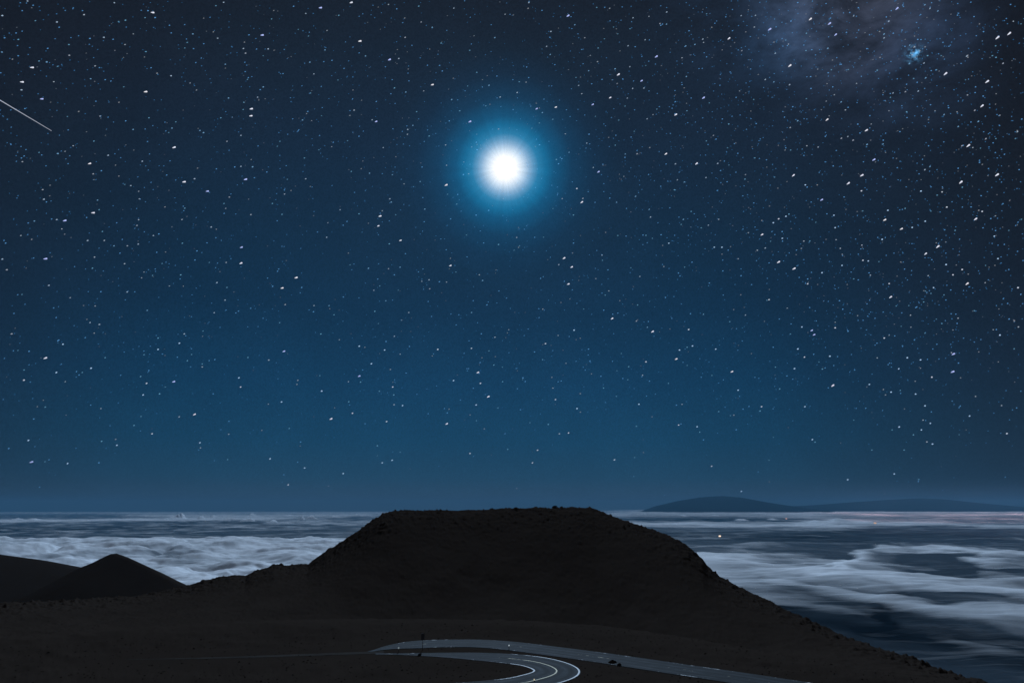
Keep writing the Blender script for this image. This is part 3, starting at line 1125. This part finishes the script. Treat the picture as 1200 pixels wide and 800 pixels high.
STARS = {
 (0, 0): ("155,317 200,464 720,60 687,430 1182,510 1180,543 820,690 108,385 424,766",
  "130,6 537,14 1049,12 12,74 268,104 488,176 326,260 220,291 10,245 426,370 102,422 905,160 1021,180 1142,228 1152,250 803,356 625,607 807,601 272,720 106,758 508,728 1072,460 955,622 938,612 1130,635 1130,780 1185,782 668,756 1057,302 470,545",
  "166,98 394,70 588,96 556,102 680,84 1012,28 323,210 86,186 586,210 625,160 878,200 866,226 684,243 183,287 446,310 270,312 252,384 580,408 891,390 921,423 316,547 824,572 698,553 791,622 1143,480 1140,514 343,684 305,710 440,662 183,715 1064,663 1035,553 1160,373"),
 (300, 0): ("450,12 306,37 33,165 491,193 629,279 830,397 566,569 1006,569",
  "234,64 58,230 272,347 775,104 700,176 1120,177 253,292 35,408 324,235 703,432 597,692 8,456 736,588 712,607 219,563 1093,400 918,467 1145,455 1012,689 1080,683 1055,697 1138,605 545,562 514,263 670,275 827,129 928,39",
  "73,90 198,139 333,144 388,73 621,22 763,30 246,170 384,376 649,413 255,437 460,517 440,542 307,543 112,663 100,686 429,660 355,688 295,703 753,524 812,638 710,630 889,680 893,775 786,427 992,404 955,520 1022,169 868,203 1002,237 227,741 1035,630 1077,497 1035,340 1168,68 34,262"),
 (600, 0): ("1020,179 901,457 771,536 868,765 724,720 502,348 381,489 463,457 610,378 266,73 118,509 680,264 208,502",
  "80,13 295,117 183,148 163,218 180,256 25,434 360,332 484,323 545,215 553,313 895,184 858,209 815,216 1075,74 1142,73 725,114 694,111 726,57 568,84 818,359 634,557 313,401 268,714 351,671 382,785 532,722 587,721 945,635 767,768 1078,238 625,187 143,528 541,460 619,413 566,415 965,766 1188,373",
  "34,384 66,386 327,440 476,128 496,160 553,136 404,226 367,261 401,290 797,272 898,200 627,308 191,560 128,577 93,602 250,628 484,681 500,564 573,616 679,512 661,538 820,520 925,483 1133,467 1067,427 911,661 1010,693 1138,741 1017,774 1016,582 208,748 110,687 391,546 912,66 642,78 433,183 341,178 530,498 300,364 397,36 458,40 1136,128"),
 (900, 0): ("1135,155 1080,174 1032,380 836,343 1007,494 465,609 280,559 320,161 106,306 608,38 202,88 292,109 12,136 500,747 943,680",
  "402,75 736,23 933,263 1103,297 645,430 705,427 893,593 970,517 375,640 400,657 281,227 35,250 102,397 28,384 567,100 760,40 797,52 345,648 344,478 732,296 664,298 740,365 826,537 587,436 1022,650 1170,617 760,780 736,795 665,212 687,220 545,178 545,160 987,569 140,566 105,598 465,677 540,675 910,683",
  "178,238 96,208 83,189 180,157 376,327 297,328 512,330 233,325 415,392 311,445 273,475 180,463 567,520 783,520 650,525 574,457 484,582 363,516 182,684 235,690 80,704 106,704 926,375 935,446 1069,270 1052,262 1067,216 1160,650 1068,650 996,695 960,692 1150,101 1186,113 683,369 790,328 748,262 812,262 680,245 700,262 712,240 664,262 690,270 702,238 668,250 676,258 688,246"),
 (0, 200): ("218,412 441,197 867,52 976,96 1155,40 1135,358 1133,432 308,233",
  "438,15 458,138 1076,124 201,89 162,236 267,229 33,464 12,414 720,304 991,264 230,537 597,568 1056,606 1005,665 865,764 913,38 614,70 207,134 412,327 1018,524 535,352 649,344 691,654 423,711 467,720 56,764",
  "650,97 653,132 866,176 853,229 1050,154 1058,177 480,285 303,298 489,327 465,183 650,230 642,257 597,352 584,436 443,405 664,502 675,475 715,491 760,435 855,340 847,488 981,430 1060,430 1064,547 794,540 103,580 329,595 446,634 741,784 433,457 585,65 1176,206 290,273 98,304 952,751"),
 (300, 200): ("585,212 680,326 192,500 895,66 576,258 126,549 914,444",
  "770,51 395,183 332,312 635,147 628,132 792,180 138,627 553,560 778,518 812,511 815,553 609,609 717,664 649,775 234,38 1063,514 528,457 343,632 676,452 622,459 640,19 533,12 1011,664",
  "77,154 134,110 147,41 122,205 337,244 483,202 592,188 898,111 655,207 625,343 667,560 580,540 441,441 272,632 366,675 111,712 304,765 391,792 557,659 893,522 1137,346 987,301 1122,118 1108,165 1185,745 574,716 1120,780 447,4 694,62 941,157 937,475 1047,488"),
 (600, 200): ("283,450 267,530 1175,298 408,4 330,146 247,408 472,691 662,752",
  "910,32 236,131 333,130 491,148 580,120 644,181 650,217 220,440 1188,362 600,495 921,255 804,228 145,648 584,704 898,672 1095,676 635,733 776,43 808,53 735,340 304,84 984,359 948,359 828,744 291,747",
  "148,312 288,208 22,313 35,352 10,373 424,420 422,396 437,583 454,563 393,506 589,629 336,648 761,90 840,191 793,252 969,228 887,268 1108,291 1150,373 1060,413 658,317 628,303 496,304 712,449 809,452 192,178 216,772 1021,707 524,27 1092,40 1195,607 557,455"),
 (900, 200): ("122,20 742,387 800,353 977,224 1078,17 908,51 53,426 126,457 937,527 578,590 208,747 219,767 444,20 380,57 255,135 551,229 629,271",
  "438,95 315,267 309,209 737,237 838,171 676,266 347,444 253,478 470,423 445,420 535,322 910,463 835,440 867,488 776,548 1061,307 1078,412 50,226 25,244 84,214 67,317 717,96 568,529 5,604 315,736 159,732 1172,548 186,530 545,784 1004,191 1087,770 562,186 175,67 816,100",
  "31,31 12,331 196,330 168,330 319,324 339,364 440,349 520,426 738,564 764,575 825,582 1018,525 1020,444 402,507 480,490 751,492 601,634 668,677 420,679 90,644 891,691 967,656 815,716 867,746 736,761 670,733 624,729 568,771 315,710 105,765 1056,745 1174,732 793,115 764,190 643,177 444,189 98,204 1129,280 877,280 1066,212 224,242 730,615 660,632 789,695 911,78 1188,228"),
 (0, 400): ("818,187 152,563 217,76 915,340",
  "741,37 841,8 264,145 112,181 687,196 1120,170 1128,213 937,474 317,571 133,463 295,13 427,125 548,486 671,250 713,432",
  "84,42 493,76 675,62 386,145 212,307 211,563 476,467 898,61 948,105 948,119 659,164 775,213 748,245 1162,75 1072,434 1067,553 940,498 661,351 628,393 840,353 473,314 113,133 542,458 306,188 878,90"),
 (300, 400): ("134,45 487,161 355,361 1043,144 1092,257 897,384",
  "308,232 228,592 151,671 641,213 687,300 612,375 638,556 592,568 603,40 852,37 541,104 120,283 484,22 409,618 1010,32 452,336 66,549 926,183 1032,297 1003,524 1052,196",
  "60,87 433,188 490,190 630,131 435,282 569,488 676,518 569,535 1115,110 1155,120 1092,44 1033,371 1070,409 1134,311 1156,188 1180,505 299,160 196,182 192,201 58,293 676,59 578,233 647,296 340,677 156,407 646,250"),
 (600, 400): ("773,81 1034,140",
  "955,36 628,95 785,40 265,428 204,272 305,314 120,509 1075,701 96,568 1060,228 595,294 157,10 868,399 781,391 936,584 480,554 846,21 1170,305",
  "143,85 253,102 187,168 50,178 192,218 512,56 492,137 547,118 612,158 543,179 429,218 489,257 937,159 969,328 880,424 583,397 616,520 575,543 570,632 222,432 170,388 84,380 821,27 821,112 797,294 733,196 1040,345 1023,347 22,688 1163,325"),
 (900, 400): ("307,204 870,140 873,57",
  "171,73 613,128 715,86 768,167 173,305 761,383 719,414 124,127 653,76 290,69 615,400 592,620 374,647 1120,431 771,480 736,301 140,35 475,201 945,349 208,459 577,237 692,246",
  "512,77 620,229 551,250 690,186 239,96 255,129 35,120 973,257 1095,300 1154,34 487,508 638,508 706,646 745,470 682,437 582,414 402,368 25,448 221,471 896,436 860,52 715,125 55,222 555,749 727,368 5,556"),
}
stars = {3: [], 2: [], 1: []}
for (ox, oy), lists in STARS.items():
    for cat, txt in zip((3, 2, 1), lists):
        for w_ in txt.split():
            a, b2 = w_.split(",")
            stars[cat].append((ox + float(a) / 4, oy + float(b2) / 4))

# one star shape per size class: a small bright body with a thinner end, as the lens draws them
star_mats = {3: [emit("star_white", (0.80, 0.84, 1.0), 0.9), emit("star_violet", (0.45, 0.54, 1.0), 0.95), emit("star_cream", (0.90, 0.90, 1.0), 0.85)],
             2: [emit("star_pale", (0.56, 0.74, 1.0), 0.56), emit("star_blue", (0.28, 0.60, 1.0), 0.56), emit("star_soft", (0.68, 0.76, 0.95), 0.46)]}


def star_mesh(rad_, elong, mat):
    b = bmesh.new()
    bmesh.ops.create_icosphere(b, subdivisions=2, radius=1.0)
    for v_ in b.verts:
        x, y, z = v_.co
        tail = max(0.0, -x)
        v_.co.x = x * rad_ * (1.0 + (elong - 1.0) * (2.0 if x < 0 else 0.0))
        k = 1 - 0.45 * tail
        v_.co.z = z * rad_ * k - rad_ * 0.35 * tail * (1 if elong > 1.2 else 0)
        v_.co.y = y * rad_ * k
    me = bpy.data.meshes.new("star")
    b.to_mesh(me)
    b.free()
    me.materials.append(mat)
    return me


star_me = {}
for cat, (ra, el) in {3: (0.74, 2.3), 2: (0.53, 1.6)}.items():
    star_me[cat] = [star_mesh(ra * PXM, el, m_) for m_ in star_mats[cat]]

COLN = ["at the far left", "left of centre", "right of centre", "at the far right"]


def place_words(px, py):
    if py < 130:
        h_ = "near the top of the sky"
    elif py < 270:
        h_ = "level with the moon"
    elif py < 400:
        h_ = "below the moon's height"
    elif py < 500:
        h_ = "in the lower blue sky"
    else:
        h_ = "low over the cloud horizon"
    c_ = "far left" if px < 150 else "left" if px < 330 else "centre left" if px < 500 else "centre" if px < 690 else "centre right" if px < 850 else "right" if px < 1030 else "far right"
    return h_, c_


named = []
rs = random.Random(3)
for cat in (3, 2):
    for (px, py) in stars[cat]:
        if len(named) >= 300:
            break
        named.append((cat, px, py))
rest2 = [s for s in stars[2] if (2, s[0], s[1]) not in set(named)]
cells = {}
for s in named:
    cells.setdefault((s[0],) + place_words(s[1], s[2]), []).append(s)
proto_star = {}
for key, lst in cells.items():
    cat, h_, c_ = key
    names = {}
    if cat == 3:
        size = "bright white star"
        if len(lst) == 1:
            names[lst[0]] = "only bright star"
        else:
            left = list(lst)
            for crit, word in ((lambda s: s[1], "leftmost bright star"), (lambda s: -s[1], "rightmost bright star"), (lambda s: s[2], "highest bright star"), (lambda s: -s[2], "lowest bright star")):
                if left:
                    q = min(left, key=crit)
                    if q == min(lst, key=crit):
                        names[q] = word
                        left.remove(q)
    for s in lst:
        base = names.get(s, "bright white star" if cat == 3 else "small pale blue star")
        k = rs.choices((0, 1, 2), (0.5, 0.33, 0.17))[0]
        o = bpy.data.objects.new("star", star_me[cat][k])
        COL.objects.link(o)
        dvec = direction(s[1], s[2])
        o.location = tuple(dvec * DS)
        yaw = math.atan2(-dvec[0], dvec[1])
        o.rotation_euler = (0, R(-22 + rs.uniform(-8, 8)), yaw)
        sc_ = rs.uniform(0.88, 1.12)
        o.scale = (sc_, sc_, sc_)
        tag(o, "%s %s, %s of the photo" % (base, h_, c_), "star", "stars in the night sky")

# the fainter stars, far past counting: one object
fx, fy, fr, fc = [], [], [], []
cr = np.random.RandomState(11)


def faint(px, py, r, c):
    fx.append(px); fy.append(py); fr.append(r); fc.append(c)


for (px, py) in rest2:
    faint(px, py, cr.uniform(0.72, 0.85), (0.42, 0.62, 0.9) if cr.rand() < 0.7 else (0.58, 0.64, 0.78))
for (px, py) in stars[1]:
    k = cr.uniform(0.55, 1.0)
    t_ = cr.rand()
    c = (0.16, 0.40, 0.62) if t_ < 0.65 else (0.42, 0.50, 0.62)
    faint(px, py, cr.uniform(0.55, 0.72), tuple(q * k for q in c))
n_ = 0
while n_ < 9000:
    px, py = cr.uniform(-150, 1350), cr.uniform(-260, 590)
    # richer towards the Milky Way in the upper right, thinning into the low haze
    rich = 0.30 + 0.70 * math.exp(-((px - 1050) ** 2 + (py - 120) ** 2) / 330.0 ** 2) + 0.18 * math.exp(-((py - 100) / 200.0) ** 2)
    rich *= 1 - 0.93 * sstep(380, 590, py)
    band = 0.7 + 0.6 * float(fbm(np.array([px / 90.0]), np.array([py / 60.0]), 3, 0.5, 9)[0])
    if cr.rand() > rich * band:
        continue
    md = math.hypot(px - 592, py - 197)
    if md < 22:
        continue
    n_ += 1
    k = cr.rand() ** 2.6
    c = np.array((0.022, 0.115, 0.27)) + k * np.array((0.10, 0.24, 0.46))
    if cr.rand() < 0.18:
        c = np.array((0.09, 0.11, 0.15)) + k * np.array((0.2, 0.2, 0.2))
    if md < 75:
        c = c + np.array((0.05, 0.2, 0.35)) * (1 - md / 75) * 2.0
    faint(px, py, cr.uniform(0.34, 0.52) + 0.18 * k, tuple(c))
dv = direction(np.array(fx), np.array(fy)) * (DS * 1.01)
rads = np.array(fr)[:, None, None] * PXM
sx_ = octv * np.array([1.45, 1.0, 0.9])
sx_ = np.stack([sx_[:, 0] * 0.93 - sx_[:, 2] * 0.36, sx_[:, 1], sx_[:, 0] * 0.36 + sx_[:, 2] * 0.93], -1)
Vf = dv[:, None, :] + sx_[None] * rads
Ff = (octf[None] + (np.arange(len(fx)) * 6)[:, None, None]).reshape(-1, 3)
fs_ = add_mesh("faint_stars", Vf.reshape(-1, 3), Ff, emit("faint_star_glow", (1, 1, 1), 1.0, attr="glow"))
ca_ = fs_.data.color_attributes.new("glow", 'FLOAT_COLOR', 'POINT')
cc = np.repeat(np.column_stack([np.array(fc), np.ones(len(fx))]), 6, axis=0).astype(np.float32)
ca_.data.foreach_set("color", cc.ravel())
tag(fs_, "countless faint blue stars filling the night sky, thickest at the upper right", "faint stars", kind="stuff")
